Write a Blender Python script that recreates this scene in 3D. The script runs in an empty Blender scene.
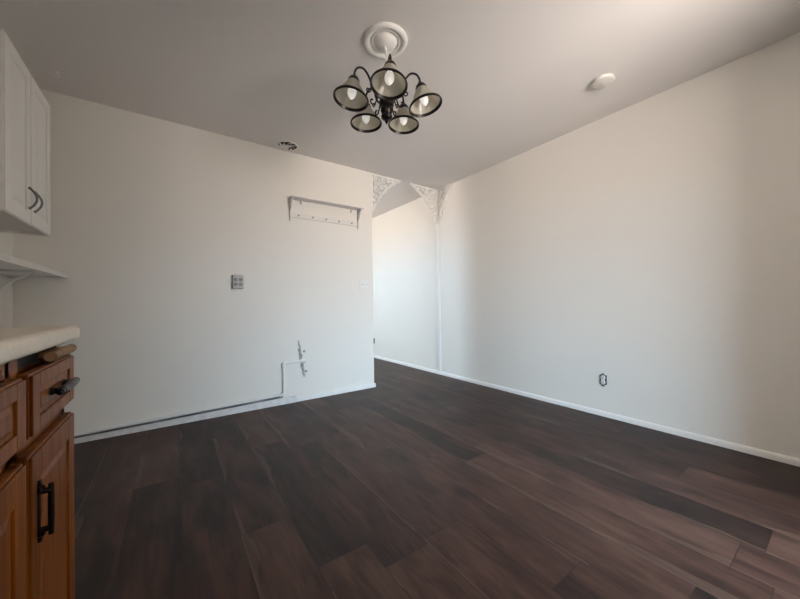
import bpy, bmesh, math, random
from mathutils import Vector, Matrix
random.seed(7)
C = bpy.context.scene
COL = C.collection
PI = math.pi

# ------------------------------------------------------------------ camera
FPX = 322.81
RIGHT = Vector((0.81679929, -0.57675283, -0.01396714))
UP = Vector((0.00592833, -0.01581767, 0.99985732))
FWD = Vector((0.57689147, 0.81676555, 0.00950068))
cd = bpy.data.cameras.new('camera')
cd.sensor_fit = 'HORIZONTAL'
cd.sensor_width = 36.0
cd.lens = 36.0 * FPX / 800.0
cd.clip_start = 0.02
cam = bpy.data.objects.new('camera', cd)
COL.objects.link(cam)
m = Matrix((RIGHT, UP, -FWD)).transposed().to_4x4()
m.translation = Vector((0, 0, 0.977))
cam.matrix_world = m
C.camera = cam

# ------------------------------------------------------------------ room numbers (metres)
H = 2.5
XL, XR = -0.87, 2.958          # kitchen wall, long white wall
YP, YB = 3.254, -1.974          # partition wall, wall behind the viewer
XE = 1.914                     # free end of the partition
TH = 0.12                      # wall thickness
YH, XH = 6.3, -0.40             # hallway end and hallway window wall

# ------------------------------------------------------------------ sky and daylight
W = bpy.data.worlds.new('daylight')
C.world = W
W.use_nodes = True
nt = W.node_tree
nt.nodes.clear()
tc = nt.nodes.new('ShaderNodeTexCoord')
sp = nt.nodes.new('ShaderNodeSeparateXYZ')
cr = nt.nodes.new('ShaderNodeValToRGB')
mp = nt.nodes.new('ShaderNodeMapRange')
bg = nt.nodes.new('ShaderNodeBackground')
wo = nt.nodes.new('ShaderNodeOutputWorld')
mp.inputs['From Min'].default_value = -1
mp.inputs['From Max'].default_value = 1
els = cr.color_ramp.elements
els[0].position = 0.0
els[0].color = (0.70, 0.623, 0.57, 1)        # sunlit ground
els[1].position = 1.0
els[1].color = (0.62, 0.82, 1.0, 1)          # sky
for pos, c in ((0.475, (0.70, 0.623, 0.57, 1)), (0.525, (0.62, 0.82, 1.0, 1))):
    e = els.new(pos)
    e.color = c
nt.links.new(tc.outputs['Generated'], sp.inputs[0])
nt.links.new(sp.outputs['Z'], mp.inputs['Value'])
nt.links.new(mp.outputs[0], cr.inputs[0])
nt.links.new(cr.outputs[0], bg.inputs[0])
bg.inputs[1].default_value = 46.5
nt.links.new(bg.outputs[0], wo.inputs[0])

def window_portal(name, loc, rot, sx, sy):
    ld = bpy.data.lights.new(name, 'AREA')
    ld.shape = 'RECTANGLE'
    ld.size, ld.size_y = sx, sy
    ld.cycles.is_portal = True
    o = bpy.data.objects.new(name, ld)
    o.location = loc
    o.rotation_euler = rot
    COL.objects.link(o)

# openings: kitchen window (left wall), patio door (rear wall), hallway window
PD = (0.30, 2.151, 0.30, 2.03)       # x0 x1 z0 z1
LS = (1.275, -0.582)                  # free end x and y of the unseen wall added to shade the kitchen side
RS = (2.015, -0.50)                  # free end x and y of the unseen wall added to shade the long-wall side
HW = (4.32, 5.28, 1.36, 2.20)       # y0 y1 z0 z1
window_portal('patio_door_daylight', ((PD[0] + PD[1]) / 2, YB - TH / 2, (PD[2] + PD[3]) / 2), (PI / 2, 0, 0), PD[1] - PD[0], PD[3] - PD[2])
window_portal('hallway_window_daylight', (XH - TH / 2, (HW[0] + HW[1]) / 2, (HW[2] + HW[3]) / 2), (0, -PI / 2, 0), HW[3] - HW[2], HW[1] - HW[0])

C.view_settings.view_transform = 'Standard'
C.view_settings.look = 'None'
C.view_settings.gamma = 1.0
C.view_settings.use_curve_mapping = False
C.view_settings.exposure = 0.0
try:
    C.cycles.use_denoising = True
    C.cycles.diffuse_bounces = 8
    C.cycles.max_bounces = 12
    C.cycles.sample_clamp_indirect = 6.0
except Exception:
    pass

# ------------------------------------------------------------------ materials
def mat(name, col, rough=0.5, metal=0.0, bump=0.0, bscale=60.0, vary=0.0, vscale=3.0, spec=0.5):
    M = bpy.data.materials.new(name)
    M.use_nodes = True
    n = M.node_tree.nodes
    l = M.node_tree.links
    b = n['Principled BSDF']
    b.inputs['Base Color'].default_value = (*col, 1)
    b.inputs['Roughness'].default_value = rough
    b.inputs['Metallic'].default_value = metal
    b.inputs['Specular IOR Level'].default_value = spec
    t = n.new('ShaderNodeTexCoord')
    if vary > 0:
        z = n.new('ShaderNodeTexNoise')
        z.inputs['Scale'].default_value = vscale
        z.inputs['Detail'].default_value = 4
        r = n.new('ShaderNodeValToRGB')
        r.color_ramp.elements[0].position = 0.3
        r.color_ramp.elements[1].position = 0.7
        r.color_ramp.elements[0].color = (*[c * (1 - vary) for c in col], 1)
        r.color_ramp.elements[1].color = (*[min(1, c * (1 + vary)) for c in col], 1)
        l.new(t.outputs['Object'], z.inputs['Vector'])
        l.new(z.outputs['Fac'], r.inputs[0])
        l.new(r.outputs[0], b.inputs['Base Color'])
    if bump > 0:
        z = n.new('ShaderNodeTexNoise')
        z.inputs['Scale'].default_value = bscale
        z.inputs['Detail'].default_value = 3
        u = n.new('ShaderNodeBump')
        u.inputs['Strength'].default_value = bump
        u.inputs['Distance'].default_value = 0.002
        l.new(t.outputs['Object'], z.inputs['Vector'])
        l.new(z.outputs['Fac'], u.inputs['Height'])
        l.new(u.outputs[0], b.inputs['Normal'])
    return M

def wood(name, dark, light, rough=0.45, scale=1.0):
    M = bpy.data.materials.new(name)
    M.use_nodes = True
    n = M.node_tree.nodes
    l = M.node_tree.links
    b = n['Principled BSDF']
    b.inputs['Roughness'].default_value = rough
    b.inputs['Specular IOR Level'].default_value = 0.2
    t = n.new('ShaderNodeTexCoord')
    mpn = n.new('ShaderNodeMapping')
    mpn.inputs['Scale'].default_value = (22 * scale, 22 * scale, 1.6 * scale)
    z = n.new('ShaderNodeTexNoise')
    z.inputs['Scale'].default_value = 1.6
    z.inputs['Detail'].default_value = 6
    z.inputs['Distortion'].default_value = 0.8
    r = n.new('ShaderNodeValToRGB')
    r.color_ramp.elements[0].position = 0.3
    r.color_ramp.elements[0].color = (*dark, 1)
    r.color_ramp.elements[1].position = 0.72
    r.color_ramp.elements[1].color = (*light, 1)
    l.new(t.outputs['Object'], mpn.inputs[0])
    l.new(mpn.outputs[0], z.inputs['Vector'])
    l.new(z.outputs['Fac'], r.inputs[0])
    l.new(r.outputs[0], b.inputs['Base Color'])
    return M

def floor_mat():
    M = bpy.data.materials.new('dark_plank_floor')
    M.use_nodes = True
    n = M.node_tree.nodes
    l = M.node_tree.links
    b = n['Principled BSDF']
    geo = n.new('ShaderNodeNewGeometry')
    s = n.new('ShaderNodeSeparateXYZ')
    l.new(geo.outputs['Position'], s.inputs[0])
    def val(x):
        return x
    def mth(op, a, b_=None, c_=None):
        q = n.new('ShaderNodeMath')
        q.operation = op
        for i, v in enumerate((a, b_, c_)):
            if v is None:
                continue
            if isinstance(v, (int, float)):
                q.inputs[i].default_value = v
            else:
                l.new(v, q.inputs[i])
        return q.outputs[0]
    PW, PL = 0.2025, 1.22
    u = mth('DIVIDE', mth('ADD', s.outputs['X'], 6.45), PW)
    row = mth('FLOOR', u)
    fu = mth('FRACT', u)
    wn = n.new('ShaderNodeTexWhiteNoise')
    wn.noise_dimensions = '1D'
    l.new(row, wn.inputs['W'])
    v = mth('ADD', mth('DIVIDE', mth('ADD', s.outputs['Y'], 9.3), PL), wn.outputs['Value'])
    idx = mth('FLOOR', v)
    fv = mth('FRACT', v)
    wn2 = n.new('ShaderNodeTexWhiteNoise')
    wn2.noise_dimensions = '2D'
    cmb = n.new('ShaderNodeCombineXYZ')
    l.new(row, cmb.inputs[0])
    l.new(idx, cmb.inputs[1])
    l.new(cmb.outputs[0], wn2.inputs['Vector'])
    rnd = wn2.outputs['Value']
    sc = n.new('ShaderNodeSeparateColor')
    l.new(wn2.outputs['Color'], sc.inputs[0])
    # grain: noise stretched along the plank, shifted per plank
    cv = n.new('ShaderNodeCombineXYZ')
    l.new(mth('MULTIPLY', s.outputs['X'], 34.0), cv.inputs[0])
    l.new(mth('MULTIPLY', s.outputs['Y'], 2.6), cv.inputs[1])
    l.new(mth('MULTIPLY', rnd, 40.0), cv.inputs[2])
    g = n.new('ShaderNodeTexNoise')
    g.inputs['Scale'].default_value = 1.0
    g.inputs['Detail'].default_value = 6
    g.inputs['Roughness'].default_value = 0.6
    g.inputs['Distortion'].default_value = 1.2
    l.new(cv.outputs[0], g.inputs['Vector'])
    # broad blotches
    cv2 = n.new('ShaderNodeCombineXYZ')
    l.new(mth('MULTIPLY', s.outputs['X'], 5.0), cv2.inputs[0])
    l.new(mth('MULTIPLY', s.outputs['Y'], 1.2), cv2.inputs[1])
    l.new(mth('MULTIPLY', rnd, 25.0), cv2.inputs[2])
    g2 = n.new('ShaderNodeTexNoise')
    g2.inputs['Scale'].default_value = 1.0
    g2.inputs['Detail'].default_value = 3
    l.new(cv2.outputs[0], g2.inputs['Vector'])
    # smoky patches that fade along the plank
    cv3 = n.new('ShaderNodeCombineXYZ')
    l.new(mth('MULTIPLY', s.outputs['X'], 13.0), cv3.inputs[0])
    l.new(mth('MULTIPLY', s.outputs['Y'], 3.2), cv3.inputs[1])
    l.new(mth('ADD', mth('MULTIPLY', rnd, 60.0), 7.0), cv3.inputs[2])
    g3 = n.new('ShaderNodeTexNoise')
    g3.inputs['Scale'].default_value = 1.0
    g3.inputs['Detail'].default_value = 4
    g3.inputs['Distortion'].default_value = 0.7
    l.new(cv3.outputs[0], g3.inputs['Vector'])
    tone = mth('ADD', mth('MULTIPLY', rnd, 0.20), mth('ADD', mth('MULTIPLY', g.outputs['Fac'], 0.42), mth('ADD', mth('MULTIPLY', g2.outputs['Fac'], 0.38), mth('MULTIPLY', g3.outputs['Fac'], 0.50))))
    r = n.new('ShaderNodeValToRGB')
    e = r.color_ramp.elements
    e[0].position = 0.60
    e[0].color = (0.0108, 0.0046, 0.0038, 1)
    e[1].position = 1.0
    e[1].color = (0.100, 0.052, 0.038, 1)
    x = e.new(0.72)
    x.color = (0.0324, 0.0141, 0.0107, 1)
    x = e.new(0.84)
    x.color = (0.0600, 0.0275, 0.0199, 1)
    l.new(tone, r.inputs[0])
    # pale sapwood streak wandering along one edge of some planks
    wob = n.new('ShaderNodeTexNoise')
    wob.noise_dimensions = '2D'
    wob.inputs['Scale'].default_value = 1.0
    wob.inputs['Detail'].default_value = 3
    cw = n.new('ShaderNodeCombineXYZ')
    l.new(mth('MULTIPLY', s.outputs['Y'], 1.7), cw.inputs[0])
    l.new(mth('MULTIPLY', row, 5.3), cw.inputs[1])
    l.new(cw.outputs[0], wob.inputs['Vector'])
    wid = mth('MAXIMUM', 0.0, mth('MULTIPLY', mth('SUBTRACT', wob.outputs['Fac'], 0.40), 0.75))
    inside = mth('LESS_THAN', fu, wid)
    fade = mth('DIVIDE', fu, mth('ADD', wid, 0.001))
    pick = mth('GREATER_THAN', sc.outputs[1], 0.60)
    streak = mth('MULTIPLY', mth('MULTIPLY', inside, pick), mth('MULTIPLY', mth('ADD', 0.25, mth('MULTIPLY', fade, 0.75)), mth('MULTIPLY', g.outputs['Fac'], 1.1)))
    mx = n.new('ShaderNodeMix')
    mx.data_type = 'RGBA'
    l.new(streak, mx.inputs['Factor'])
    l.new(r.outputs[0], mx.inputs['A'])
    mx.inputs['B'].default_value = (0.125, 0.078, 0.054, 1)
    # pale hairlines beside some joints and small dried specks
    hair = mth('MULTIPLY', mth('MULTIPLY', mth('LESS_THAN', fu, 0.030), mth('GREATER_THAN', wob.outputs['Fac'], 0.46)), mth('MULTIPLY', mth('GREATER_THAN', sc.outputs[0], 0.62), 0.5))
    mh = n.new('ShaderNodeMix')
    mh.data_type = 'RGBA'
    l.new(hair, mh.inputs['Factor'])
    l.new(mx.outputs['Result'], mh.inputs['A'])
    mh.inputs['B'].default_value = (0.15, 0.10, 0.075, 1)
    vz = n.new('ShaderNodeTexVoronoi')
    vz.inputs['Scale'].default_value = 7.0
    l.new(geo.outputs['Position'], vz.inputs['Vector'])
    vs_ = n.new('ShaderNodeSeparateColor')
    l.new(vz.outputs['Color'], vs_.inputs[0])
    speck = mth('MULTIPLY', mth('MULTIPLY', mth('LESS_THAN', vz.outputs['Distance'], 0.022), mth('GREATER_THAN', vs_.outputs[0], 0.80)), 0.6)
    ms = n.new('ShaderNodeMix')
    ms.data_type = 'RGBA'
    l.new(speck, ms.inputs['Factor'])
    l.new(mh.outputs['Result'], ms.inputs['A'])
    ms.inputs['B'].default_value = (0.30, 0.28, 0.27, 1)
    mx = ms
    # joints
    du = mth('MULTIPLY', mth('MINIMUM', fu, mth('SUBTRACT', 1.0, fu)), PW)
    dv = mth('MULTIPLY', mth('MINIMUM', fv, mth('SUBTRACT', 1.0, fv)), PL)
    d = mth('MINIMUM', du, dv)
    joint = mth('LESS_THAN', d, 0.0014)
    mx2 = n.new('ShaderNodeMix')
    mx2.data_type = 'RGBA'
    l.new(mth('MULTIPLY', joint, 0.75), mx2.inputs['Factor'])
    l.new(mx.outputs['Result'], mx2.inputs['A'])
    mx2.inputs['B'].default_value = (0.008, 0.006, 0.006, 1)
    l.new(mx2.outputs['Result'], b.inputs['Base Color'])
    # smudged satin finish
    sm = n.new('ShaderNodeTexNoise')
    sm.inputs['Scale'].default_value = 2.2
    sm.inputs['Detail'].default_value = 5
    l.new(geo.outputs['Position'], sm.inputs['Vector'])
    l.new(mth('ADD', 0.36, mth('ADD', mth('MULTIPLY', sm.outputs['Fac'], 0.16), mth('MULTIPLY', g.outputs['Fac'], 0.12))), b.inputs['Roughness'])
    b.inputs['Specular IOR Level'].default_value = 0.36
    bp = n.new('ShaderNodeBump')
    bp.inputs['Strength'].default_value = 0.25
    bp.inputs['Distance'].default_value = 0.0015
    l.new(mth('SUBTRACT', g.outputs['Fac'], mth('MULTIPLY', joint, 1.0)), bp.inputs['Height'])
    l.new(bp.outputs[0], b.inputs['Normal'])
    return M

def glass_shade_mat():
    M = bpy.data.materials.new('frosted_shade_glass')
    M.use_nodes = True
    n = M.node_tree.nodes
    l = M.node_tree.links
    n.remove(n['Principled BSDF'])
    out = n['Material Output']
    t = n.new('ShaderNodeTexCoord')
    z = n.new('ShaderNodeTexNoise')
    z.inputs['Scale'].default_value = 40
    z.inputs['Detail'].default_value = 3
    l.new(t.outputs['Object'], z.inputs['Vector'])
    r = n.new('ShaderNodeValToRGB')
    r.color_ramp.elements[0].color = (0.66, 0.63, 0.55, 1)
    r.color_ramp.elements[1].color = (0.80, 0.77, 0.69, 1)
    l.new(z.outputs['Fac'], r.inputs[0])
    di = n.new('ShaderNodeBsdfDiffuse')
    tr = n.new('ShaderNodeBsdfTranslucent')
    gl = n.new('ShaderNodeBsdfGlossy')
    gl.inputs['Roughness'].default_value = 0.25
    l.new(r.outputs[0], di.inputs[0])
    l.new(r.outputs[0], tr.inputs[0])
    a = n.new('ShaderNodeMixShader')
    a.inputs[0].default_value = 0.55
    l.new(di.outputs[0], a.inputs[1])
    l.new(tr.outputs[0], a.inputs[2])
    f = n.new('ShaderNodeMixShader')
    f.inputs[0].default_value = 0.05
    l.new(a.outputs[0], f.inputs[1])
    l.new(gl.outputs[0], f.inputs[2])
    l.new(f.outputs[0], out.inputs[0])
    return M

M = dict(
    wall=mat('white_wall_paint', (0.80, 0.772, 0.722), 0.55, bump=0.12, bscale=180, vary=0.012, vscale=1.2, spec=0.3),
    ceiling=mat('ceiling_paint', (0.74, 0.715, 0.695), 0.75, bump=0.1, bscale=140, spec=0.2),
    trim=mat('white_trim_paint', (0.82, 0.81, 0.79), 0.4, vary=0.02, vscale=8),
    grime=mat('scuffed_white_trim_paint', (0.72, 0.71, 0.70), 0.5, vary=0.10, vscale=22),
    gap_shade=mat('grimy_gap_with_pipe_shadow', (0.20, 0.19, 0.185), 0.9, bump=0.3, bscale=50, vary=0.5, vscale=9),  # grime, with the shadow under the pipe put into the dark colour
    floor=floor_mat(),
    white_cab=mat('white_cabinet_paint', (0.80, 0.78, 0.74), 0.4, vary=0.015, vscale=4),
    oak=wood('reddish_oak', (0.110, 0.027, 0.003), (0.270, 0.086, 0.011)),
    oak_raw=wood('pale_worn_wood', (0.23, 0.135, 0.07), (0.36, 0.23, 0.13), 0.6),
    dark_gap=mat('dark_recess', (0.018, 0.012, 0.010), 0.8, bump=0.05),
    laminate=mat('cream_laminate', (0.70, 0.64, 0.53), 0.35, vary=0.06, vscale=60),
    black=mat('black_iron', (0.012, 0.012, 0.013), 0.38, 0.6, bump=0.05),
    pewter=mat('dark_pewter', (0.20, 0.195, 0.19), 0.4, 0.5, bump=0.03),
    bronze=mat('dark_bronze', (0.030, 0.026, 0.025), 0.33, 0.75, vary=0.25, vscale=20),
    shade=glass_shade_mat(),
    bulb=mat('white_bulb_glass', (0.92, 0.91, 0.88), 0.25, bump=0.01),
    plaster=mat('white_plaster', (0.85, 0.83, 0.80), 0.5, bump=0.04, bscale=50),
    fret=mat('white_fretwork_paint', (0.84, 0.83, 0.80), 0.45, bump=0.03),
    rack=mat('white_rack_paint', (0.62, 0.61, 0.60), 0.4, vary=0.05, vscale=30),
    pvc=mat('white_pipe', (0.80, 0.80, 0.78), 0.3, vary=0.02, vscale=20),
    grey_plastic=mat('grey_plastic', (0.30, 0.29, 0.275), 0.45, bump=0.03),
    light_grey=mat('light_grey_plastic', (0.46, 0.45, 0.43), 0.45, bump=0.03),
    white_plastic=mat('white_plastic', (0.80, 0.79, 0.76), 0.35, bump=0.02),
    detector=mat('detector_plastic', (0.66, 0.64, 0.60), 0.45, bump=0.02),
    rail=mat('white_rail_paint', (0.76, 0.74, 0.71), 0.45, bump=0.02),
    scar=mat('bare_grey_plaster', (0.36, 0.35, 0.32), 0.9, bump=0.8, bscale=120, vary=0.5, vscale=60),
    putty=mat('grey_putty', (0.42, 0.41, 0.38), 0.8, bump=0.3, bscale=80),
    grey_dark=mat('dark_grey_box', (0.07, 0.07, 0.068), 0.8, bump=0.05),
    steel=mat('dull_steel', (0.25, 0.25, 0.25), 0.4, 0.8, bump=0.03),
    outside=mat('exterior_paving', (0.4, 0.38, 0.35), 0.8, vary=0.1),
)

_b = M['bulb'].node_tree.nodes['Principled BSDF']      # the lamps burn dimly
_b.inputs['Emission Color'].default_value = (1.0, 0.96, 0.88, 1)
_b.inputs['Emission Strength'].default_value = 0.45

# ------------------------------------------------------------------ helpers
def obj(name, bm, m_, parent=None, smooth=False, label=None, local=False):
    """link a bmesh as one mesh object; coordinates are world unless local"""
    me = bpy.data.meshes.new(name)
    bmesh.ops.recalc_face_normals(bm, faces=bm.faces[:])
    if parent is not None and not local:
        off = Vector((0, 0, 0))
        q = parent
        while q is not None:
            off += q.location
            q = q.parent
        bmesh.ops.translate(bm, verts=bm.verts[:], vec=-off)
    bm.to_mesh(me)
    bm.free()
    me.materials.append(m_)
    if smooth:
        for p in me.polygons:
            p.use_smooth = True
        try:
            me.set_sharp_from_angle(angle=math.radians(40))
        except Exception:
            pass
    o = bpy.data.objects.new(name, me)
    COL.objects.link(o)
    if parent is not None:
        o.parent = parent
    if label:
        o['label'] = label
    return o

def thing(name, label, cat, loc=(0, 0, 0), group=None):
    o = bpy.data.objects.new(name, None)
    o.empty_display_size = 0.05
    o.location = loc
    COL.objects.link(o)
    o['label'] = label
    o['category'] = cat
    if group:
        o['group'] = group
    return o

def tag(o, label, cat, group=None):
    o['label'] = label
    o['category'] = cat
    if group:
        o['group'] = group
    return o

def struct(name, bm, m_, parent=None, **k):
    o = obj(name, bm, m_, parent, **k)
    if parent is None:
        o['kind'] = 'structure'
    return o

def B():
    return bmesh.new()

def box(bm, x0, x1, y0, y1, z0, z1, bev=0.0, seg=2):
    r = bmesh.ops.create_cube(bm, size=1.0)
    vs = r['verts']
    for v in vs:
        v.co = Vector((x0 + (v.co.x + .5) * (x1 - x0), y0 + (v.co.y + .5) * (y1 - y0), z0 + (v.co.z + .5) * (z1 - z0)))
    if bev > 0:
        es = list({e for v in vs for e in v.link_edges})
        bmesh.ops.bevel(bm, geom=es, offset=bev, segments=seg, profile=0.6, affect='EDGES')
    return bm

def quad_raised(bm, axis_x, y0, y1, z0, z1, rise, inset):
    """raised field of a cabinet front facing +X: sloped border then flat top"""
    a = [bm.verts.new((axis_x, y, z)) for y, z in ((y0, z0), (y1, z0), (y1, z1), (y0, z1))]
    b = [bm.verts.new((axis_x + rise, y, z)) for y, z in ((y0 + inset, z0 + inset), (y1 - inset, z0 + inset), (y1 - inset, z1 - inset), (y0 + inset, z1 - inset))]
    for i in range(4):
        j = (i + 1) % 4
        bm.faces.new((a[i], a[j], b[j], b[i]))
    bm.faces.new(b)
    bm.faces.new(a[::-1])

def tube(bm, pts, rad, n=10, closed=False, cap=True):
    """sweep a circle along points; rad a number or list"""
    pts = [Vector(p) for p in pts]
    N = len(pts)
    rs = rad if isinstance(rad, (list, tuple)) else [rad] * N
    t0 = (pts[1] - pts[0]).normalized()
    ref = Vector((0, 0, 1)) if abs(t0.z) < 0.9 else Vector((1, 0, 0))
    nrm = (ref - t0 * ref.dot(t0)).normalized()
    rings = []
    for i, p in enumerate(pts):
        if closed:
            t = (pts[(i + 1) % N] - pts[i - 1]).normalized()
        else:
            t = (pts[min(i + 1, N - 1)] - pts[max(i - 1, 0)]).normalized()
        nrm = (nrm - t * nrm.dot(t))
        nrm = nrm.normalized() if nrm.length > 1e-6 else t.orthogonal().normalized()
        bi = t.cross(nrm)
        rings.append([bm.verts.new(p + (nrm * math.cos(2 * PI * k / n) + bi * math.sin(2 * PI * k / n)) * rs[i]) for k in range(n)])
    for i in range(N if closed else N - 1):
        a, b = rings[i], rings[(i + 1) % N]
        for k in range(n):
            bm.faces.new((a[k], a[(k + 1) % n], b[(k + 1) % n], b[k]))
    if cap and not closed:
        bm.faces.new(rings[0][::-1])
        bm.faces.new(rings[-1])
    return bm

def smooth_path(ctrl, n=6):
    """Catmull-Rom through control points"""
    c = [Vector(p) for p in ctrl]
    c = [c[0] * 2 - c[1]] + c + [c[-1] * 2 - c[-2]]
    out = []
    for i in range(1, len(c) - 2):
        for k in range(n):
            t = k / n
            p0, p1, p2, p3 = c[i - 1], c[i], c[i + 1], c[i + 2]
            out.append(0.5 * ((2 * p1) + (p2 - p0) * t + (2 * p0 - 5 * p1 + 4 * p2 - p3) * t * t + (3 * p1 - p0 - 3 * p2 + p3) * t ** 3))
    out.append(c[-2])
    return out

def lathe(bm, prof, n=32, mtx=None, cap=True):
    """profile [(r, z)] about Z"""
    rings = []
    for r, z in prof:
        ring = []
        if r < 1e-5:
            v = Vector((0, 0, z))
            ring = [bm.verts.new(mtx @ v if mtx else v)]
        else:
            for k in range(n):
                v = Vector((r * math.cos(2 * PI * k / n), r * math.sin(2 * PI * k / n), z))
                ring.append(bm.verts.new(mtx @ v if mtx else v))
        rings.append(ring)
    for a, b in zip(rings, rings[1:]):
        if len(a) == 1 and len(b) == 1:
            continue
        for k in range(n):
            k2 = (k + 1) % n
            if len(a) == 1:
                bm.faces.new((a[0], b[k2], b[k]))
            elif len(b) == 1:
                bm.faces.new((a[k], a[k2], b[0]))
            else:
                bm.faces.new((a[k], a[k2], b[k2], b[k]))
    if cap:
        for ring in (rings[0], rings[-1]):
            if len(ring) > 2:
                try:
                    bm.faces.new(ring)
                except ValueError:
                    pass
    return bm

def ribbon(bm, pts, width, depth, f):
    """flat strip of given width and depth along a 2-D polyline, placed by f(u, v, w)"""
    N = len(pts)
    rows = []
    for i in range(N):
        a = Vector(pts[max(i - 1, 0)])
        b = Vector(pts[min(i + 1, N - 1)])
        t = (b - a)
        t = t.normalized() if t.length > 1e-9 else Vector((1, 0))
        nn = Vector((-t.y, t.x)) * width / 2
        p = Vector(pts[i])
        rows.append([bm.verts.new(f(q.x, q.y, w)) for q, w in ((p - nn, 0), (p + nn, 0), (p + nn, depth), (p - nn, depth))])
    for a, b in zip(rows, rows[1:]):
        for k in range(4):
            bm.faces.new((a[k], a[(k + 1) % 4], b[(k + 1) % 4], b[k]))
    bm.faces.new(rows[0][::-1])
    bm.faces.new(rows[-1])

def wall_with_hole(bm, f, u0, u1, v0, v1, hole, th):
    """slab in the u-v plane with a rectangular hole; f(u, v, w) places it"""
    a0, a1, b0, b1 = hole
    def slab(p0, p1, q0, q1):
        vs = [bm.verts.new(f(u, v, w)) for w in (0, th) for u, v in ((p0, q0), (p1, q0), (p1, q1), (p0, q1))]
        for ix in ((0, 1, 2, 3), (7, 6, 5, 4), (0, 4, 5, 1), (1, 5, 6, 2), (2, 6, 7, 3), (3, 7, 4, 0)):
            bm.faces.new([vs[i] for i in ix])
    slab(u0, a0, v0, v1)
    slab(a1, u1, v0, v1)
    slab(a0, a1, v0, b0)
    slab(a0, a1, b1, v1)

# ------------------------------------------------------------------ the setting
bm = B(); box(bm, XL - TH, XR + TH, YB - TH, YH + TH, -0.1, 0); struct('floor', bm, M['floor'])
bm = B(); box(bm, XL - TH, XR + TH, YB - TH, YH + TH, H, H + 0.1); struct('ceiling', bm, M['ceiling'])
bm = B(); box(bm, XR, XR + TH, YB - TH, YH + TH, 0, H); struct('wall_right', bm, M['wall'])
bm = B(); box(bm, XL - TH, XE, YP, YP + TH, 0, H); struct('wall_partition', bm, M['wall'])
bm = B(); box(bm, XL - TH, XL, YB - TH, YP, 0, H); struct('wall_left', bm, M['wall'])
bm = B(); box(bm, XL, LS[0], LS[1] - 0.1, LS[1], 0, H); struct('light_blocker_left', bm, M['wall'])  # added behind the camera to keep daylight off the left side
bm = B(); box(bm, RS[0], XR, RS[1] - 0.1, RS[1], 0, H); struct('light_blocker_right', bm, M['wall'])  # added out of view to dim the near end of the long wall
bm = B(); wall_with_hole(bm, lambda u, v, w: (u, YB - w, v), XL, XR, 0, H, PD, TH); struct('wall_rear', bm, M['wall'])
bm = B(); wall_with_hole(bm, lambda u, v, w: (XH - w, u, v), YP + TH, YH, 0, H, HW, TH); struct('wall_hallway_left', bm, M['wall'])
bm = B(); box(bm, XH - TH, XR, YH, YH + TH, 0, H); struct('wall_hallway_end', bm, M['wall'])

def frame_rect(bm, f, hole, d0, d1, t):
    a0, a1, b0, b1 = hole
    for p0, p1, q0, q1 in ((a0, a0 + t, b0, b1), (a1 - t, a1, b0, b1), (a0 + t, a1 - t, b0, b0 + t), (a0 + t, a1 - t, b1 - t, b1)):
        vs = [bm.verts.new(f(u, v, w)) for w in (d0, d1) for u, v in ((p0, q0), (p1, q0), (p1, q1), (p0, q1))]
        for ix in ((0, 1, 2, 3), (7, 6, 5, 4), (0, 4, 5, 1), (1, 5, 6, 2), (2, 6, 7, 3), (3, 7, 4, 0)):
            bm.faces.new([vs[i] for i in ix])
bm = B(); frame_rect(bm, lambda u, v, w: (u, YB - w, v), PD, 0.02, 0.09, 0.05); struct('door_1', bm, M['trim'])
bm = B(); frame_rect(bm, lambda u, v, w: (XH - w, u, v), HW, 0.02, 0.09, 0.045); struct('window_1', bm, M['trim'])

# baseboards
def base_prof(bm, y0, y1, x, h, t):
    """small moulded baseboard on the right wall"""
    pr = [(0, 0), (-t, 0), (-t, h * 0.62), (-t * 0.75, h * 0.82), (-t * 0.35, h * 0.95), (0, h)]
    a = [bm.verts.new((x + px, y0, pz)) for px, pz in pr]
    b = [bm.verts.new((x + px, y1, pz)) for px, pz in pr]
    for i in range(len(pr)):
        j = (i + 1) % len(pr)
        bm.faces.new((a[i], a[j], b[j], b[i]))
    bm.faces.new(a); bm.faces.new(b[::-1])
bm = B(); base_prof(bm, YB, YH, XR, 0.042, 0.016); struct('baseboard_right', bm, M['trim'], smooth=True)
# partition baseboard, with a butt joint where the old and the new lengths meet
def sloped(bm, x0, x1, yf, za0, za1, zb0, zb1):
    vs = [bm.verts.new(c) for c in ((x0, yf, za0), (x1, yf, zb0), (x1, YP, zb0), (x0, YP, za0), (x0, yf, za1), (x1, yf, zb1), (x1, YP, zb1), (x0, YP, za1))]
    for ix in ((3, 2, 1, 0), (4, 5, 6, 7), (0, 1, 5, 4), (1, 2, 6, 5), (2, 3, 7, 6), (3, 0, 4, 7)):
        bm.faces.new([vs[i] for i in ix])
bm = B(); sloped(bm, XL, 1.005, YP - 0.016, 0, 0.030, 0, 0.066)
struct('baseboard_partition_left', bm, M['grime'])
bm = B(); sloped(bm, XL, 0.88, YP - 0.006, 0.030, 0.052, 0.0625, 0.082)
struct('pipe_shadow_strip', bm, M['gap_shade'])  # strip added to deepen the pipe's shadow line over the grimy gap
bm = B()
box(bm, 1.008, XE + 0.014, YP - 0.016, YP, 0, 0.044, 0.003)
box(bm, XE, XE + 0.014, YP, YP + TH, 0, 0.044, 0.003)
struct('baseboard_partition_right', bm, M['trim'])
bm = B(); box(bm, XE + 0.02, XE + 0.021, YP + TH + 0.5, YP + TH + 0.501, 0, 0.001); bm.free()

# slim corner post where the opening meets the long wall
bm = B()
box(bm, XR - 0.020, XR, YP - 0.012, YP + 0.030, 0.042, 2.5, 0.003)
box(bm, XR - 0.012, XR, YP - 0.022, YP - 0.012, 0.042, 2.5, 0.003)
struct('trim_1', bm, M['trim'])

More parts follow.
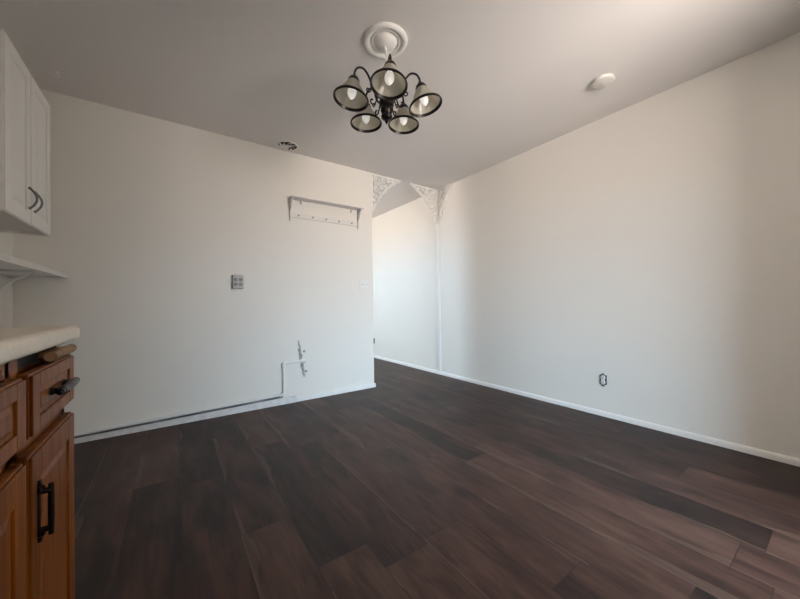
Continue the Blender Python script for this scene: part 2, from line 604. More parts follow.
# ------------------------------------------------------------------ base cabinet (reddish oak)
XF = -0.235                       # face-frame plane
XD = -0.218                       # faces of doors and drawers
YE = 1.214                        # right end of the cabinet
YS = -0.08
cab = thing('base_cabinet', 'reddish oak kitchen base cabinet with black iron pulls under the cream worktop', 'cabinet', (-0.55, 0.6, 0))
bm = B()
box(bm, XL + 0.002, XF - 0.02, YS, YE - 0.004, 0.09, 0.888)
box(bm, XL + 0.002, XF - 0.07, YS, YE - 0.01, 0.0, 0.09)
# face frame
for y0, y1, z0, z1 in ((YS, YE, 0.70, 0.735), (YS, YE, 0.09, 0.12), (YE - 0.032, YE, 0.09, 0.862),
                       (0.845, 0.90, 0.09, 0.889), (0.44, 0.50, 0.09, 0.889), (YS, YS + 0.03, 0.09, 0.889), (YS, 0.86, 0.855, 0.889)):
    box(bm, XF - 0.02, XF, y0, y1, z0, z1)
obj('cabinet_body', bm, M['oak'], cab)
bm = B(); box(bm, XF - 0.019, XF - 0.012, 0.90, YE - 0.01, 0.858, 0.889); obj('board_slot', bm, M['dark_gap'], cab, label='dark open slot above the drawer')

def front(name, y0, y1, z0, z1, field=0.045):
    bm = B()
    box(bm, XF + 0.0005, XD, y0, y1, z0, z1, 0.004)
    # rails around a raised field
    t = 0.006
    fx = XD - 0.001
    box(bm, fx, fx + t, y0 + 0.004, y0 + field, z0 + 0.004, z1 - 0.004, 0.002)
    box(bm, fx, fx + t, y1 - field, y1 - 0.004, z0 + 0.004, z1 - 0.004, 0.002)
    fz = min(field, (z1 - z0) * 0.26)
    box(bm, fx, fx + t, y0 + field, y1 - field, z0 + 0.004, z0 + fz, 0.002)
    box(bm, fx, fx + t, y0 + field, y1 - field, z1 - fz, z1 - 0.004, 0.002)
    quad_raised(bm, fx, y0 + field + 0.006, y1 - field - 0.006, z0 + fz + 0.005, z1 - fz - 0.005, 0.004, min(0.014, (z1 - z0) * 0.08))
    return obj(name, bm, M['oak'], cab)

def iron_pull(parent, a, b, bump):
    """black iron pull between two points on the fronts (facing +X)"""
    a, b = Vector(a), Vector(b)
    d = (b - a).normalized()
    out = Vector((bump, 0, 0))
    bm = B()
    for q, s in ((a, -1), (b, 1)):
        # tapered foot plate
        tube(bm, smooth_path([q + d * s * 0.022 + Vector((0.002, 0, 0)), q + d * s * 0.010 + Vector((0.004, 0, 0)), q + Vector((0.005, 0, 0))], 4), [0.003] * 4 + [0.006] * 4 + [0.007], 8)
        tube(bm, [q, q + out], 0.0055, 10)
    n = 10
    pts = [a + out - d * 0.012 + (b - a + d * 0.024) * (i / n) for i in range(n + 1)]
    rs = [0.0042 + 0.0008 * math.sin(PI * i / n) for i in range(n + 1)]
    tube(bm, [a - d * 0.018, (a + b) / 2, b + d * 0.018], [0.0035, 0.0045, 0.0035], 8)
    tube(bm, pts, rs, 10)
    return obj('handle', bm, M['black'], parent, smooth=True, label='black iron bar pull')

def worn_pull(parent, a, b, bump):
    """heavier black iron drawer pull with flared leaf ends"""
    a, b = Vector(a), Vector(b)
    d = (b - a).normalized()
    out = Vector((bump, 0, 0))
    bm = B()
    for q in (a, b):
        tube(bm, [q, q + out * 0.5, q + out], [0.009, 0.006, 0.006], 10)
    pts = [a + out - d * 0.028, a + out - d * 0.014, a + out, (a + b) / 2 + out * 1.05, b + out, b + out + d * 0.016, b + out + d * 0.032]
    tube(bm, smooth_path(pts, 5), [0.004] * 3 + [0.007] * 5 + [0.0085] * 6 + [0.0095] * 6 + [0.0085] * 6 + [0.006] * 4 + [0.003], 10)
    return obj('handle', bm, M['black'], parent, smooth=True, label='black iron drawer pull with tapered ends')

XP = XD + 0.005
d1 = front('drawer', 0.888, 1.203, 0.732, 0.853)
worn_pull(d1, (XP, 1.000, 0.797), (XP, 1.095, 0.797), 0.018)
d2 = front('drawer', -0.06, 0.861, 0.732, 0.853)
worn_pull(d2, (XP, 0.34, 0.797), (XP, 0.46, 0.797), 0.024)
o1 = front('door', 0.882, 1.203, 0.105, 0.702, 0.055)
iron_pull(o1, (XP, 0.915, 0.548), (XP, 0.915, 0.622), 0.018)
o2 = front('door', 0.475, 0.861, 0.105, 0.702, 0.055)
iron_pull(o2, (XP, 0.53, 0.545), (XP, 0.53, 0.635), 0.024)
o3 = front('door', -0.06, 0.455, 0.105, 0.853, 0.055)
# pull-out board under the worktop, its pale nosing worn and standing proud of the slot
bm = B()
box(bm, XF - 0.30, XD - 0.004, 1.065, 1.185, 0.862, 0.876)
tube(bm, [(XD + 0.002, 1.012, 0.8700), (XD + 0.002, 1.190, 0.8700)], 0.0105, 14)
bm2 = B(); bm2.free()
obj('cutting_board', bm, M['oak_raw'], cab, smooth=True, label='pale worn wooden nosing of the pull-out board')

# worktop
bm = B()
y0, y1 = YS, YE + 0.022
pr = []
xf, zt, zb = -0.207, 0.928, 0.890
r = 0.014
for k in range(7):
    a = PI / 2 - k * PI / 2 / 6
    pr.append((xf - r + r * math.cos(a), zt - r + r * math.sin(a)))
for k in range(5):
    a = -k * PI / 2 / 4
    pr.append((xf - 0.010 + 0.010 * math.cos(a), zb + 0.010 + 0.010 * math.sin(a)))
pr += [(XL + 0.001, zb), (XL + 0.001, zt)]
A = [bm.verts.new((x, y0, z)) for x, z in pr]
Bv = [bm.verts.new((x, y1, z)) for x, z in pr]
for i in range(len(pr)):
    j = (i + 1) % len(pr)
    bm.faces.new((A[i], A[j], Bv[j], Bv[i]))
bm.faces.new(A)
end = bm.faces.new(Bv[::-1])
bmesh.ops.bevel(bm, geom=list(end.edges), offset=0.006, segments=2, affect='EDGES')
wt = obj('worktop', bm, M['laminate'], smooth=True)
tag(wt, 'cream laminate kitchen worktop with a rounded front edge over the oak cabinet', 'countertop')

# ------------------------------------------------------------------ wall cabinet (white, two doors)
XU, UY0, UY1, UZ0, UZ1 = -0.54, 1.932, 2.524, 1.366, 2.080
uc = thing('wall_cabinet', 'white two-door kitchen wall cabinet with dark bow handles, hung above the shelf', 'cabinet', (XL, (UY0 + UY1) / 2, UZ0))
bm = B()
box(bm, XL + 0.001, XU - 0.02, UY0, UY1, UZ0 + 0.012, UZ1)
box(bm, XU - 0.038, XU - 0.02, UY0, UY1, UZ0, UZ0 + 0.02)
for y in (UY0, UY1 - 0.016):
    box(bm, XL + 0.001, XU - 0.02, y, y + 0.016, UZ0, UZ0 + 0.02)
obj('cabinet_body', bm, M['white_cab'], uc)
ym = 2.226
def white_door(y0, y1, hy):
    bm = B()
    z0, z1 = UZ0 - 0.004, UZ1
    box(bm, XU - 0.0195, XU, y0, y1, z0, z1, 0.003)
    fl = 0.058
    ax = XU - 0.001
    # routed groove: outer frame proud of a raised panel
    t = 0.005
    box(bm, ax, ax + t, y0 + 0.004, y0 + fl, z0 + 0.004, z1 - 0.004, 0.002)
    box(bm, ax, ax + t, y1 - fl, y1 - 0.004, z0 + 0.004, z1 - 0.004, 0.002)
    box(bm, ax, ax + t, y0 + fl, y1 - fl, z0 + 0.004, z0 + fl, 0.002)
    box(bm, ax, ax + t, y0 + fl, y1 - fl, z1 - fl, z1 - 0.004, 0.002)
    quad_raised(bm, ax, y0 + fl + 0.008, y1 - fl - 0.008, z0 + fl + 0.008, z1 - fl - 0.008, 0.006, 0.024)
    d = obj('door', bm, M['white_cab'], uc)
    bm = B()
    pts = []
    for k in range(13):
        a = k / 12
        pts.append((ax + 0.006 + 0.026 * math.sin(PI * a) ** 0.8, hy, 1.432 + 0.098 * a))
    tube(bm, pts, [0.0065] + [0.0045] * 11 + [0.0065], 10)
    obj('handle', bm, M['pewter'], d, smooth=True, label='dark metal bow handle')
white_door(UY0, ym - 0.001, ym - 0.036)
white_door(ym + 0.001, UY1, ym + 0.034)

# ------------------------------------------------------------------ wall shelf with brackets
sh = thing('wall_shelf', 'narrow white wall shelf with a ribbed front edge, below the white wall cabinet', 'shelf', (XL, 2.3, 1.2))
bm = B()
XS = -0.606
box(bm, XL + 0.001, XS - 0.012, 1.25, YP - 0.012, 1.190, 1.206)
obj('shelf_board', bm, M['trim'], sh)
bm = B()
box(bm, XS - 0.012, XS - 0.004, 1.25, YP - 0.012, 1.184, 1.218, 0.0015)
box(bm, XS - 0.006, XS + 0.003, 1.25, YP - 0.012, 1.184, 1.190, 0.0015)
box(bm, XS - 0.006, XS + 0.001, 1.25, YP - 0.012, 1.213, 1.218, 0.001)
y = 1.255
while y < YP - 0.02:
    box(bm, XS - 0.006, XS, y, y + 0.012, 1.191, 1.212)
    y += 0.02
obj('front_edge', bm, M['trim'], sh, label='ribbed front edge strip')
for yy in (2.72, 1.75):
    bm = B()
    box(bm, XL + 0.001, XL + 0.012, yy - 0.011, yy + 0.011, 0.98, 1.19, 0.002)
    box(bm, XL + 0.012, XS - 0.03, yy - 0.011, yy + 0.011, 1.180, 1.190, 0.002)
    tube(bm, smooth_path([(XL + 0.010, yy, 1.0), (XL + 0.07, yy, 1.06), (XL + 0.15, yy, 1.13), (XS - 0.035, yy, 1.182)], 5), 0.007, 8)
    obj('bracket', bm, M['trim'], sh, smooth=True)

# ------------------------------------------------------------------ rail rack with shelf on the partition
rk = thing('wall_rack', 'white rack with top shelf, scrolled ends and peg rail on the partition wall', 'rack', (1.37, YP, 1.83))
RX0, RX1, RZ0, RZ1 = 0.965, 1.722, 1.842, 2.026
bm = B(); box(bm, RX0 - 0.008, RX1 + 0.032, YP - 0.100, YP - 0.001, RZ1, RZ1 + 0.010, 0.003); obj('shelf', bm, M['rack'], rk)
bm = B(); box(bm, RX0 + 0.006, RX1 - 0.006, YP - 0.014, YP - 0.001, RZ0 + 0.002, RZ0 + 0.046, 0.003)
box(bm, RX0 + 0.006, RX1 - 0.006, YP - 0.019, YP - 0.014, RZ0 + 0.002, RZ0 + 0.009, 0.0015)
box(bm, RX0 + 0.006, RX1 - 0.006, YP - 0.018, YP - 0.014, RZ0 + 0.041, RZ0 + 0.046, 0.0015); obj('peg_rail', bm, M['rail'], rk)
for x in (RX0, RX1):
    bm = B()
    f = lambda u, v, w, x=x: (x - 0.006 + w, YP - 0.002 - u, v)
    ribbon(bm, [(0.006, RZ0 - 0.022), (0.006, RZ1)], 0.012, 0.012, f)
    ribbon(bm, [(0.0, RZ1 - 0.006), (0.090, RZ1 - 0.006)], 0.011, 0.012, f)
    s = [(0.090, RZ1 - 0.010)]
    for k in range(1, 25):
        a = k / 24
        s.append((0.014 + 0.074 * (1 - a) ** 3.2 + 0.012 * math.sin(PI * a) * (1 + math.sin(7 * a)), RZ1 - 0.012 - 0.180 * a))
    ribbon(bm, s, 0.010, 0.012, f)
    for cx, cz, r0 in ((0.040, RZ1 - 0.040, 0.025), (0.026, RZ1 - 0.092, 0.016)):
        ribbon(bm, [(cx + r0 * (1 - 0.55 * k / 30) * math.cos(k * 0.32), cz + r0 * (1 - 0.55 * k / 30) * math.sin(k * 0.32)) for k in range(31)], 0.007, 0.012, f)
    tube(bm, [(x, YP - 0.012, RZ0 - 0.022), (x, YP - 0.012, RZ0 - 0.034)], [0.008, 0.004], 8)
    obj('end_bracket', bm, M['rack'], rk)
for px in (1.048, 1.195, 1.342, 1.489, 1.641):
    bm = B()
    mt = Matrix.Translation((px, YP - 0.014, RZ0 + 0.027)) @ Matrix.Rotation(PI / 2, 4, 'X')
    lathe(bm, [(0.008, 0), (0.006, 0.006), (0.005, 0.018), (0.009, 0.026), (0.010, 0.031), (0.006, 0.036), (0, 0.038)], 12, mt)
    obj('peg', bm, M['rail'], rk, smooth=True)
for px in (1.075, 1.64):
    bm = B(); box(bm, px - 0.006, px + 0.006, YP - 0.028, YP - 0.001, RZ1 - 0.036, RZ1, 0.002); obj('support_tab', bm, M['rack'], rk)

# ------------------------------------------------------------------ grey double socket box on the partition
gs = thing('socket_box', 'grey surface-mounted double socket box in the middle of the partition wall', 'wall socket', (0.489, YP, 1.12))
bm = B(); box(bm, 0.444, 0.534, YP - 0.034, YP - 0.0005, 1.122, 1.247, 0.005); obj('housing', bm, M['grey_plastic'], gs)
bm = B(); box(bm, 0.448, 0.530, YP - 0.038, YP - 0.0335, 1.127, 1.242, 0.002); obj('face_plate', bm, M['light_grey'], gs)
for px in (0.469, 0.509):
    for pz in (1.163, 1.206):
        bm = B()
        mt = Matrix.Translation((px, YP - 0.0375, pz)) @ Matrix.Rotation(PI / 2, 4, 'X')
        lathe(bm, [(0.0165, 0), (0.0165, 0.004), (0.0145, 0.0055), (0, 0.0055)], 20, mt)
        so = obj('socket', bm, M['grey_plastic'], gs, smooth=True)
        bm = B()
        for dx in (-0.006, 0.006):
            box(bm, px + dx - 0.0015, px + dx + 0.0015, YP - 0.0437, YP - 0.0425, pz - 0.002, pz + 0.007)
        mt = Matrix.Translation((px, YP - 0.0425, pz - 0.008)) @ Matrix.Rotation(PI / 2, 4, 'X')
        lathe(bm, [(0.0025, 0), (0.0025, 0.0012)], 8, mt)
        obj('pin_holes', bm, M['dark_gap'], so)

# ------------------------------------------------------------------ double light switch near the partition end
ls = thing('light_switch', 'white double toggle light switch near the free end of the partition', 'light switch', (1.794, YP, 1.13))
bm = B(); box(bm, 1.740, 1.852, YP - 0.007, YP - 0.0005, 1.131, 1.236, 0.003); obj('face_plate', bm, M['white_plastic'], ls)
for px in (1.772, 1.819):
    bm = B()
    box(bm, px - 0.006, px + 0.006, YP - 0.0085, YP - 0.0065, 1.170, 1.197)
    vs = [bm.verts.new(c) for c in ((px - .004, YP - .007, 1.178), (px + .004, YP - .007, 1.178), (px + .004, YP - .007, 1.190), (px - .004, YP - .007, 1.190),
                                    (px - .003, YP - .019, 1.190), (px + .003, YP - .019, 1.190), (px + .003, YP - .019, 1.197), (px - .003, YP - .019, 1.197))]
    for ix in ((0, 1, 2, 3), (7, 6, 5, 4), (0, 4, 5, 1), (1, 5, 6, 2), (2, 6, 7, 3), (3, 7, 4, 0)):
        bm.faces.new([vs[i] for i in ix])
    obj('toggle', bm, M['white_plastic'], ls)

# ------------------------------------------------------------------ conduit on the partition
pp = thing('wall_pipe', 'thin white pipe running along the partition baseboard and stepping up the wall', 'pipe', (0.885, YP, 0.09))
py_ = YP - 0.020
RP = 0.0125
bm = B(); tube(bm, [(XL + 0.02, py_, 0.060), (0.885, py_, 0.100)], RP, 12); obj('long_run', bm, M['pvc'], pp, smooth=True)
bm = B(); tube(bm, [(0.885, py_, 0.100), (0.885, py_, 0.400)], RP, 12); obj('riser', bm, M['pvc'], pp, smooth=True)
bm = B(); tube(bm, [(0.885, py_, 0.400), (1.085, py_, 0.402)], RP, 12); obj('short_run', bm, M['pvc'], pp, smooth=True)
def elbow(c, d1, d2):
    bm = B()
    c = Vector(c); d1 = Vector(d1); d2 = Vector(d2)
    tube(bm, [c + d1 * 0.034, c + d1 * 0.012, c + d1 * 0.004 + d2 * 0.004, c + d2 * 0.012, c + d2 * 0.034], 0.0185, 14)
    obj('elbow', bm, M['pvc'], pp, smooth=True)
elbow((0.885, py_, 0.100), (-1, 0, 0), (0, 0, 1))
elbow((0.885, py_, 0.400), (0, 0, -1), (1, 0, 0))
bm = B(); tube(bm, [(1.045, py_, 0.402), (1.098, py_, 0.402)], 0.019, 14); obj('coupling', bm, M['pvc'], pp, smooth=True)

# rough torn strip of wall that the pipe ends in
def torn_strip(bm, pts, w0, seed, lift):
    rnd = random.Random(seed)
    L, Rr = [], []
    n = len(pts)
    for i, (x, z) in enumerate(pts):
        k = math.sin(PI * min(1, max(0, (i + 0.4) / n))) ** 0.5
        L.append((x - w0 * k * rnd.uniform(0.35, 1.25), z))
        Rr.append((x + w0 * k * rnd.uniform(0.35, 1.25), z))
    def v(p, d):
        return bm.verts.new((p[0], YP - d, p[1]))
    a = [v(p, 0.0005) for p in L]; b = [v(p, 0.0005) for p in Rr]
    c = [v(p, lift * rnd.uniform(.5, 1.3)) for p in L]; d = [v(p, lift * rnd.uniform(.5, 1.3)) for p in Rr]
    for i in range(n - 1):
        bm.faces.new((c[i], c[i + 1], d[i + 1], d[i]))
        bm.faces.new((a[i], c[i], c[i + 1], a[i + 1]))
        bm.faces.new((b[i], b[i + 1], d[i + 1], d[i]))
    bm.faces.new((a[0], c[0], d[0], b[0])); bm.faces.new((a[-1], b[-1], d[-1], c[-1]))
ts = thing('torn_wall_patch', 'ragged dark strip of torn plaster where the white pipe ends on the partition', 'wall damage', (1.065, YP, 0.24))
bm = B(); torn_strip(bm, [(1.040 + 0.046 * k / 20 + random.uniform(-.003, .003), 0.610 - 0.370 * k / 20) for k in range(21)], 0.018, 3, 0.004)
obj('bare_plaster', bm, M['scar'], ts)
bm = B()
torn_strip(bm, [(1.030 + 0.046 * k / 16 + random.uniform(-.004, .004), 0.600 - 0.160 * k / 16) for k in range(17)], 0.005, 5, 0.007)
torn_strip(bm, [(1.078 + 0.024 * k / 12 + random.uniform(-.004, .004), 0.36 - 0.13 * k / 12) for k in range(13)], 0.005, 9, 0.007)
obj('paint_flakes', bm, M['putty'], ts)
for (x, z), lab in (((1.096, 0.496), 'upper of two small grey plugs beside the torn plaster strip'), ((1.114, 0.292), 'lower of two small grey plugs beside the torn plaster strip')):
    bm = B()
    mt = Matrix.Translation((x, YP - 0.0005, z)) @ Matrix.Rotation(PI / 2, 4, 'X')
    lathe(bm, [(0.013, 0), (0.0125, 0.004), (0.009, 0.007), (0.007, 0.014), (0, 0.015)], 14, mt)
    tag(obj('wall_plug', bm, M['putty'], smooth=True), lab, 'wall plug', 'grey plugs beside the torn plaster')

# ------------------------------------------------------------------ bare outlet on the long white wall
ol = thing('wall_outlet', 'uncovered electrical outlet low on the long white right-hand wall', 'wall socket', (XR, 1.24, 0.262))
oy, oz = 1.241, 0.305
bm = B(); box(bm, XR - 0.003, XR - 0.0005, oy - 0.027, oy + 0.027, oz - 0.040, oz + 0.040, 0.001); obj('box_opening', bm, M['grey_dark'], ol, label='dark gap of the open wall box')
bm = B()
box(bm, XR - 0.006, XR - 0.0025, oy - 0.010, oy + 0.010, oz - 0.054, oz + 0.054, 0.001)
obj('mounting_strap', bm, M['steel'], ol)
for s in (-1, 1):
    bm = B()
    mt = Matrix.Translation((XR - 0.005, oy, oz + s * 0.0195)) @ Matrix.Rotation(-PI / 2, 4, 'Y')
    lathe(bm, [(0.018, 0), (0.018, 0.008), (0.016, 0.010), (0, 0.010)], 20, mt)
    so = obj('socket', bm, M['white_plastic'], ol, smooth=True)
    bm = B()
    for dy in (-0.0065, 0.0065):
        box(bm, XR - 0.0162, XR - 0.0148, oy + dy - 0.0014, oy + dy + 0.0014, oz + s * 0.0195 - 0.002, oz + s * 0.0195 + 0.008)
    mt = Matrix.Translation((XR - 0.0148, oy, oz + s * 0.0195 - 0.008)) @ Matrix.Rotation(-PI / 2, 4, 'Y')
    lathe(bm, [(0.0026, 0), (0.0026, 0.0014)], 8, mt)
    obj('pin_holes', bm, M['dark_gap'], so)
bm = B(); box(bm, XR - 0.013, XR - 0.004, oy - 0.012, oy + 0.012, oz - 0.008, oz + 0.008, 0.001); obj('socket_bridge', bm, M['white_plastic'], ol)

# ------------------------------------------------------------------ small black fixture past the partition edge
bm = B()
bx = XR - 0.0005
box(bm, bx - 0.014, bx, 4.99, 5.06, 0.25, 0.345, 0.004)
box(bm, bx - 0.020, bx - 0.013, 5.005, 5.045, 0.268, 0.327, 0.003)
tag(obj('black_wall_box', bm, M['black']), 'tiny black box low on the hallway wall, peeking past the partition edge', 'wall box')

# ------------------------------------------------------------------ fretwork brackets in the opening
def fretwork(name, label, f, w, h, depth, curl):
    o = thing(name, label, 'fretwork bracket', f(0, 0, 0), 'fretwork brackets at the top of the opening')
    bm = B()
    ribbon(bm, [(0.0, -0.010), (w, -0.010)], 0.018, depth, f)
    ribbon(bm, [(0.010, -0.019), (0.010, -h)], 0.018, depth, f)
    obj('frame', bm, M['fret'], o)
    bm = B()
    arc = []
    for k in range(33):
        a = k / 32 * PI / 2
        arc.append((w - (w - 0.02) * math.sin(a) + 0.0, -h + (h - 0.02) * (1 - math.cos(a)) + 0.0))
    # superellipse-like concave edge from (w, 0) to (0, -h)
    arc = [(0.015 + (w - 0.02) * (1 - k / 32) ** 1.35, -0.015 - (h - 0.02) * (k / 32) ** 1.35) for k in range(33)]
    ribbon(bm, arc, 0.013, depth, f)
    # scallops along the curved edge
    for k in range(2, 32, 3):
        x, y = arc[k]
        ribbon(bm, [(x + 0.014 * math.cos(t * PI / 6), y + 0.014 * math.sin(t * PI / 6)) for t in range(13)], 0.006, depth * .8, f)
    obj('curved_edge', bm, M['fret'], o)
    bm = B()
    # scrolls along both sides and toward the corner
    def spiral(cx, cy, r0, turns, s, ph):
        n = int(18 * turns)
        ribbon(bm, [(cx + r0 * (1 - 0.72 * k / n) * math.cos(ph + s * 2 * PI * turns * k / n), cy + r0 * (1 - 0.72 * k / n) * math.sin(ph + s * 2 * PI * turns * k / n)) for k in range(n + 1)], 0.0085, depth * .8, f)
    for i, (cx, cy, r0) in enumerate(((0.075, -0.075, 0.052), (0.165, -0.058, 0.036), (0.235, -0.045, 0.027), (0.295, -0.038, 0.020), (0.345, -0.033, 0.014),
                                      (0.060, -0.170, 0.037), (0.048, -0.245, 0.028), (0.040, -0.305, 0.021), (0.036, -0.355, 0.015), (0.135, -0.135, 0.030), (0.200, -0.115, 0.024), (0.115, -0.215, 0.024), (0.260, -0.095, 0.018), (0.088, -0.275, 0.018), (0.185, -0.180, 0.020), (0.310, -0.075, 0.013))):
        spiral(cx * w / 0.42, cy * h / 0.46, r0, 1.7, 1 if i % 2 else -1, i * 1.1)
    for k in range(7):
        a = k / 6 * PI / 2
        ribbon(bm, [(0.02 + 0.02 * math.cos(a), -0.02 - 0.02 * math.sin(a)), (0.02 + 0.17 * w / .42 * math.cos(a), -0.02 - 0.19 * h / .46 * math.sin(a))], 0.006, depth * .7, f)
    obj('scrollwork', bm, M['fret'], o)
    return o
fretwork('fretwork_bracket', 'white lacy fretwork bracket in the upper left corner of the opening', lambda u, v, w: (XE + 0.001 + u, YP + 0.02 - w, H - 0.001 + v), 0.43, 0.47, 0.02, 1)
fretwork('fretwork_bracket', 'white lacy fretwork bracket in the upper right corner of the opening', lambda u, v, w: (XR - 0.021 - u, YP + 0.02 - w, H - 0.001 + v), 0.45, 0.47, 0.02, 1)
fretwork('fretwork_bracket', 'white lacy fretwork bracket flat against the long wall beside the corner post', lambda u, v, w: (XR - 0.001 - w, YP - 0.036 - u, H - 0.001 + v), 0.26, 0.40, 0.02, 1)

# ------------------------------------------------------------------ ceiling things
CX, CY = 1.022, 1.555
md = thing('ceiling_medallion', 'round white moulded plaster rose on the ceiling above the chandelier', 'ceiling rose', (CX, CY, H))
bm = B()
lathe(bm, [(0, -0.0), (0.126, -0.0005), (0.127, -0.006), (0.123, -0.014), (0.112, -0.019), (0.100, -0.017), (0.094, -0.010), (0.090, -0.006), (0.086, -0.006), (0.084, -0.012), (0.079, -0.013), (0.075, -0.008), (0.072, -0.004), (0, -0.004)], 64, cap=False)
obj('rose', bm, M['plaster'], md, smooth=True, local=True)

ch = thing('chandelier', 'five-arm dark bronze chandelier with frosted bell shades hanging from the ceiling', 'chandelier', (CX, CY, H))
bm = B()
lathe(bm, [(0.066, -0.0045), (0.066, -0.010), (0.060, -0.021), (0.044, -0.031), (0.022, -0.036), (0.010, -0.037), (0.009, -0.044), (0, -0.044)], 40)
obj('canopy', bm, M['plaster'], ch, smooth=True, local=True, label='white ceiling canopy')
bm = B()
zc = -0.046
k = 0
while zc > -0.165:
    pts = []
    for t in range(16):
        a = 2 * PI * t / 16
        u = 0.0075 * math.cos(a)
        w_ = 0.0125 * math.sin(a) * 1.15
        pts.append((u, 0, zc - 0.012 + w_) if k % 2 == 0 else (0, u, zc - 0.012 + w_))
    tube(bm, pts, 0.0024, 6, closed=True)
    zc -= 0.0205
    k += 1
tube(bm, smooth_path([(0, 0, -0.044), (0.004, 0.002, -0.08), (-0.003, 0.003, -0.12), (0.001, 0, -0.168)], 6), 0.0028, 8)
obj('chain', bm, M['plaster'], ch, smooth=True, local=True, label='white chain and cord')
bm = B()
lathe(bm, [(0, -0.160), (0.006, -0.162), (0.010, -0.170), (0.014, -0.176), (0.010, -0.186), (0.010, -0.225), (0.016, -0.235), (0.022, -0.245), (0.016, -0.258), (0.013, -0.290),
           (0.020, -0.300), (0.046, -0.308), (0.050, -0.318), (0.047, -0.332), (0.036, -0.340), (0.040, -0.352), (0.045, -0.366), (0.041, -0.384), (0.030, -0.392), (0.034, -0.402), (0.036, -0.412),
           (0.030, -0.424), (0.028, -0.436), (0.033, -0.444), (0.030, -0.456), (0.016, -0.464), (0, -0.466)], 32, cap=False)
obj('column', bm, M['bronze'], ch, smooth=True, local=True, label='turned dark bronze column')
bm = B()
lathe(bm, [(0, -0.462), (0.008, -0.466), (0.012, -0.473), (0.007, -0.481), (0.004, -0.487), (0, -0.494)], 20, cap=False)
obj('finial', bm, M['bronze'], ch, smooth=True, local=True)

def arm_at(ang, tilt, side):
    Rz = Matrix.Rotation(ang, 4, 'Z')
    bm = B()
    path = smooth_path([(0.044, 0, -0.340), (0.066, 0, -0.334), (0.090, 0, -0.300), (0.108, 0, -0.248), (0.140, 0, -0.212), (0.174, 0, -0.218), (0.192, 0, -0.246), (0.195, 0, -0.272)], 6)
    tube(bm, [Rz @ p for p in path], 0.0058, 10)
    arm = obj('arm', bm, M['bronze'], ch, smooth=True, local=True)
    bm = B()
    pts = [Vector((0.040, 0, -0.335)), Vector((0.058, 0, -0.350)), Vector((0.066, 0, -0.374)), Vector((0.076, 0, -0.394)), Vector((0.092, 0, -0.396)), Vector((0.100, 0, -0.382)), Vector((0.094, 0, -0.370)), Vector((0.085, 0, -0.374))]
    tube(bm, [Rz @ p for p in smooth_path(pts, 5)], 0.0042, 8)
    pts = [Vector((0.090, 0, -0.300)), Vector((0.100, 0, -0.326)), Vector((0.114, 0, -0.336)), Vector((0.124, 0, -0.326)), Vector((0.118, 0, -0.315)), Vector((0.110, 0, -0.319))]
    tube(bm, [Rz @ p for p in smooth_path(pts, 5)], 0.0036, 8)
    obj('scroll', bm, M['bronze'], arm, smooth=True, local=True)
    # shade axis leaves the arm end downwards and leans outwards
    base = Rz @ Matrix.Translation((0.195, 0, -0.272)) @ Matrix.Rotation(-math.radians(tilt), 4, 'Y') @ Matrix.Rotation(math.radians(side), 4, 'X')
    bm = B()
    lathe(bm, [(0, 0.010), (0.009, 0.008), (0.012, 0.0), (0.024, -0.010), (0.032, -0.024), (0.034, -0.034), (0.030, -0.036), (0.018, -0.034), (0.0, -0.032)], 24, base, cap=False)
    obj('shade_holder', bm, M['bronze'], arm, smooth=True, local=True)
    bm = B()
    outp = [(0.026, -0.028), (0.033, -0.036), (0.041, -0.050), (0.051, -0.068), (0.062, -0.087), (0.074, -0.105), (0.086, -0.121), (0.0925, -0.129)]
    inn = [(r_ - 0.0035, z_ - 0.0008) for r_, z_ in outp][::-1]
    lathe(bm, outp + inn + [outp[0]], 40, base, cap=False)
    shd = obj('shade', bm, M['shade'], ch, smooth=True, local=True, label='frosted glass bell shade with dark rim')
    bm = B()
    lathe(bm, [(0.0895, -0.1235), (0.0955, -0.128), (0.098, -0.134), (0.097, -0.140), (0.0935, -0.142), (0.0905, -0.138), (0.0895, -0.131), (0.0865, -0.127), (0.0895, -0.1235)], 40, base, cap=False)
    obj('rim', bm, M['bronze'], shd, smooth=True, local=True, label='dark rim band')
    bm = B()
    lathe(bm, [(0, -0.034), (0.013, -0.036), (0.013, -0.058), (0.017, -0.064), (0.022, -0.078), (0.025, -0.092), (0.023, -0.108), (0.016, -0.122), (0.007, -0.132), (0, -0.135)], 20, base, cap=False)
    obj('bulb', bm, M['bulb'], shd, smooth=True, local=True, label='white candle bulb, dimly lit')
for k in range(5):
    arm_at(math.radians((-116, -43, 23, 99, 173)[k]), (8, 13, -2, -2, 9)[k], (-6, 0, 0, 0, 0)[k])

sd = thing('smoke_detector', 'round white smoke detector on the ceiling near the long right-hand wall', 'smoke detector', (2.449, 0.992, H))
bm = B(); lathe(bm, [(0, 0), (0.062, -0.0005), (0.062, -0.007), (0.056, -0.009)], 40, cap=False); obj('mount', bm, M['white_plastic'], sd, smooth=True, local=True)
bm = B(); lathe(bm, [(0.060, -0.008), (0.068, -0.010), (0.071, -0.015), (0.069, -0.021), (0.060, -0.026), (0.036, -0.029), (0.018, -0.030), (0.014, -0.032), (0, -0.032)], 40, cap=False); obj('cover', bm, M['detector'], sd, smooth=True, local=True)

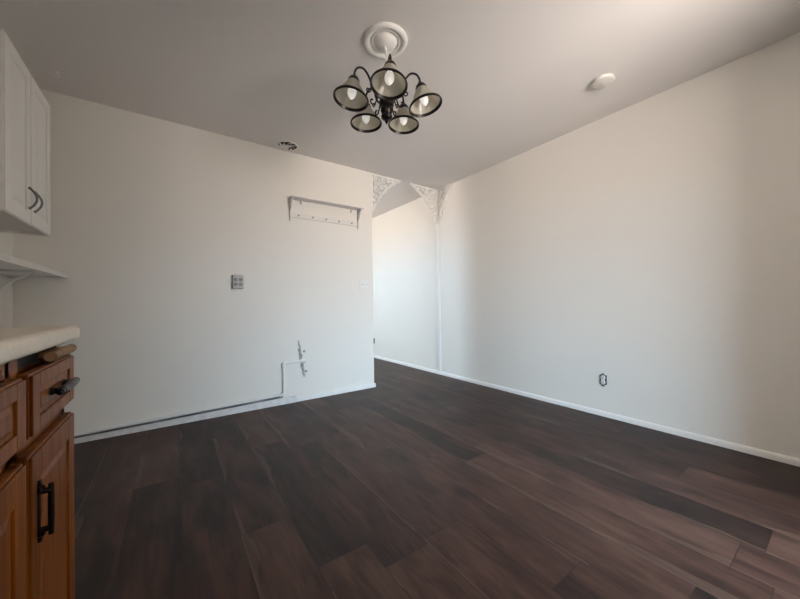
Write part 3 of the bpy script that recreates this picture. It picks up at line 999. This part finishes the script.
vt = thing('ceiling_vent', 'round swirl-bladed vent with dark gaps in the ceiling above the partition wall', 'vent', (0.915, 3.128, H))
bm = B(); lathe(bm, [(0, -0.0005), (0.086, -0.0008), (0.086, -0.003), (0, -0.003)], 40, cap=False); obj('dark_opening', bm, M['dark_gap'], vt, local=True)
bm = B(); lathe(bm, [(0.085, -0.003), (0.086, -0.008), (0.092, -0.008), (0.097, -0.005), (0.099, -0.0008), (0.085, -0.0008), (0.085, -0.003)], 48, cap=False); obj('rim', bm, M['trim'], vt, smooth=True, local=True)
bm = B(); lathe(bm, [(0, -0.022), (0.008, -0.021), (0.014, -0.016), (0.015, -0.003), (0, -0.003)], 24, cap=False); obj('hub', bm, M['trim'], vt, smooth=True, local=True)
for k in range(8):
    bm = B()
    a0 = 2 * PI * k / 8
    top, bot = [], []
    for i in range(9):
        t = i / 8
        r_ = 0.017 + 0.065 * t
        a = a0 + 0.95 * t ** 1.2
        wd = 0.16 + 0.12 * (1 - t)
        top.append((Vector((r_ * math.cos(a), r_ * math.sin(a), -0.016)), Vector((r_ * math.cos(a + wd), r_ * math.sin(a + wd), -0.005))))
    va = [(bm.verts.new(p), bm.verts.new(q)) for p, q in top]
    vb = [(bm.verts.new(p + Vector((0, 0, 0.0015))), bm.verts.new(q + Vector((0, 0, 0.0015)))) for p, q in top]
    for i in range(8):
        bm.faces.new((va[i][0], va[i + 1][0], va[i + 1][1], va[i][1]))
        bm.faces.new((vb[i][0], vb[i][1], vb[i + 1][1], vb[i + 1][0]))
        bm.faces.new((va[i][0], vb[i][0], vb[i + 1][0], va[i + 1][0]))
        bm.faces.new((va[i][1], va[i + 1][1], vb[i + 1][1], vb[i][1]))
    bm.faces.new((va[0][0], va[0][1], vb[0][1], vb[0][0]))
    bm.faces.new((va[8][0], vb[8][0], vb[8][1], va[8][1]))
    obj('blade', bm, M['trim'], vt, local=True)

hk = tag(bpy.data.objects.new('ceiling_hook', None), 'tiny white screw hook in the dim ceiling near the wall cabinet', 'hook')
hk.location = (-0.599, 2.963, H)
hk.empty_display_size = 0.05
COL.objects.link(hk)
bm = B()
lathe(bm, [(0, 0), (0.010, -0.0005), (0.010, -0.003), (0.004, -0.006), (0, -0.006)], 16, cap=False)
obj('base_plate', bm, M['trim'], hk, smooth=True, local=True)
bm = B()
tube(bm, [(0, 0, -0.004), (0, 0, -0.012)] + [(0.012 * math.sin(a), 0, -0.024 + 0.012 * math.cos(a)) for a in [i * PI / 8 for i in range(0, 12)]], 0.0022, 8)
obj('hook_wire', bm, M['trim'], hk, smooth=True, local=True)
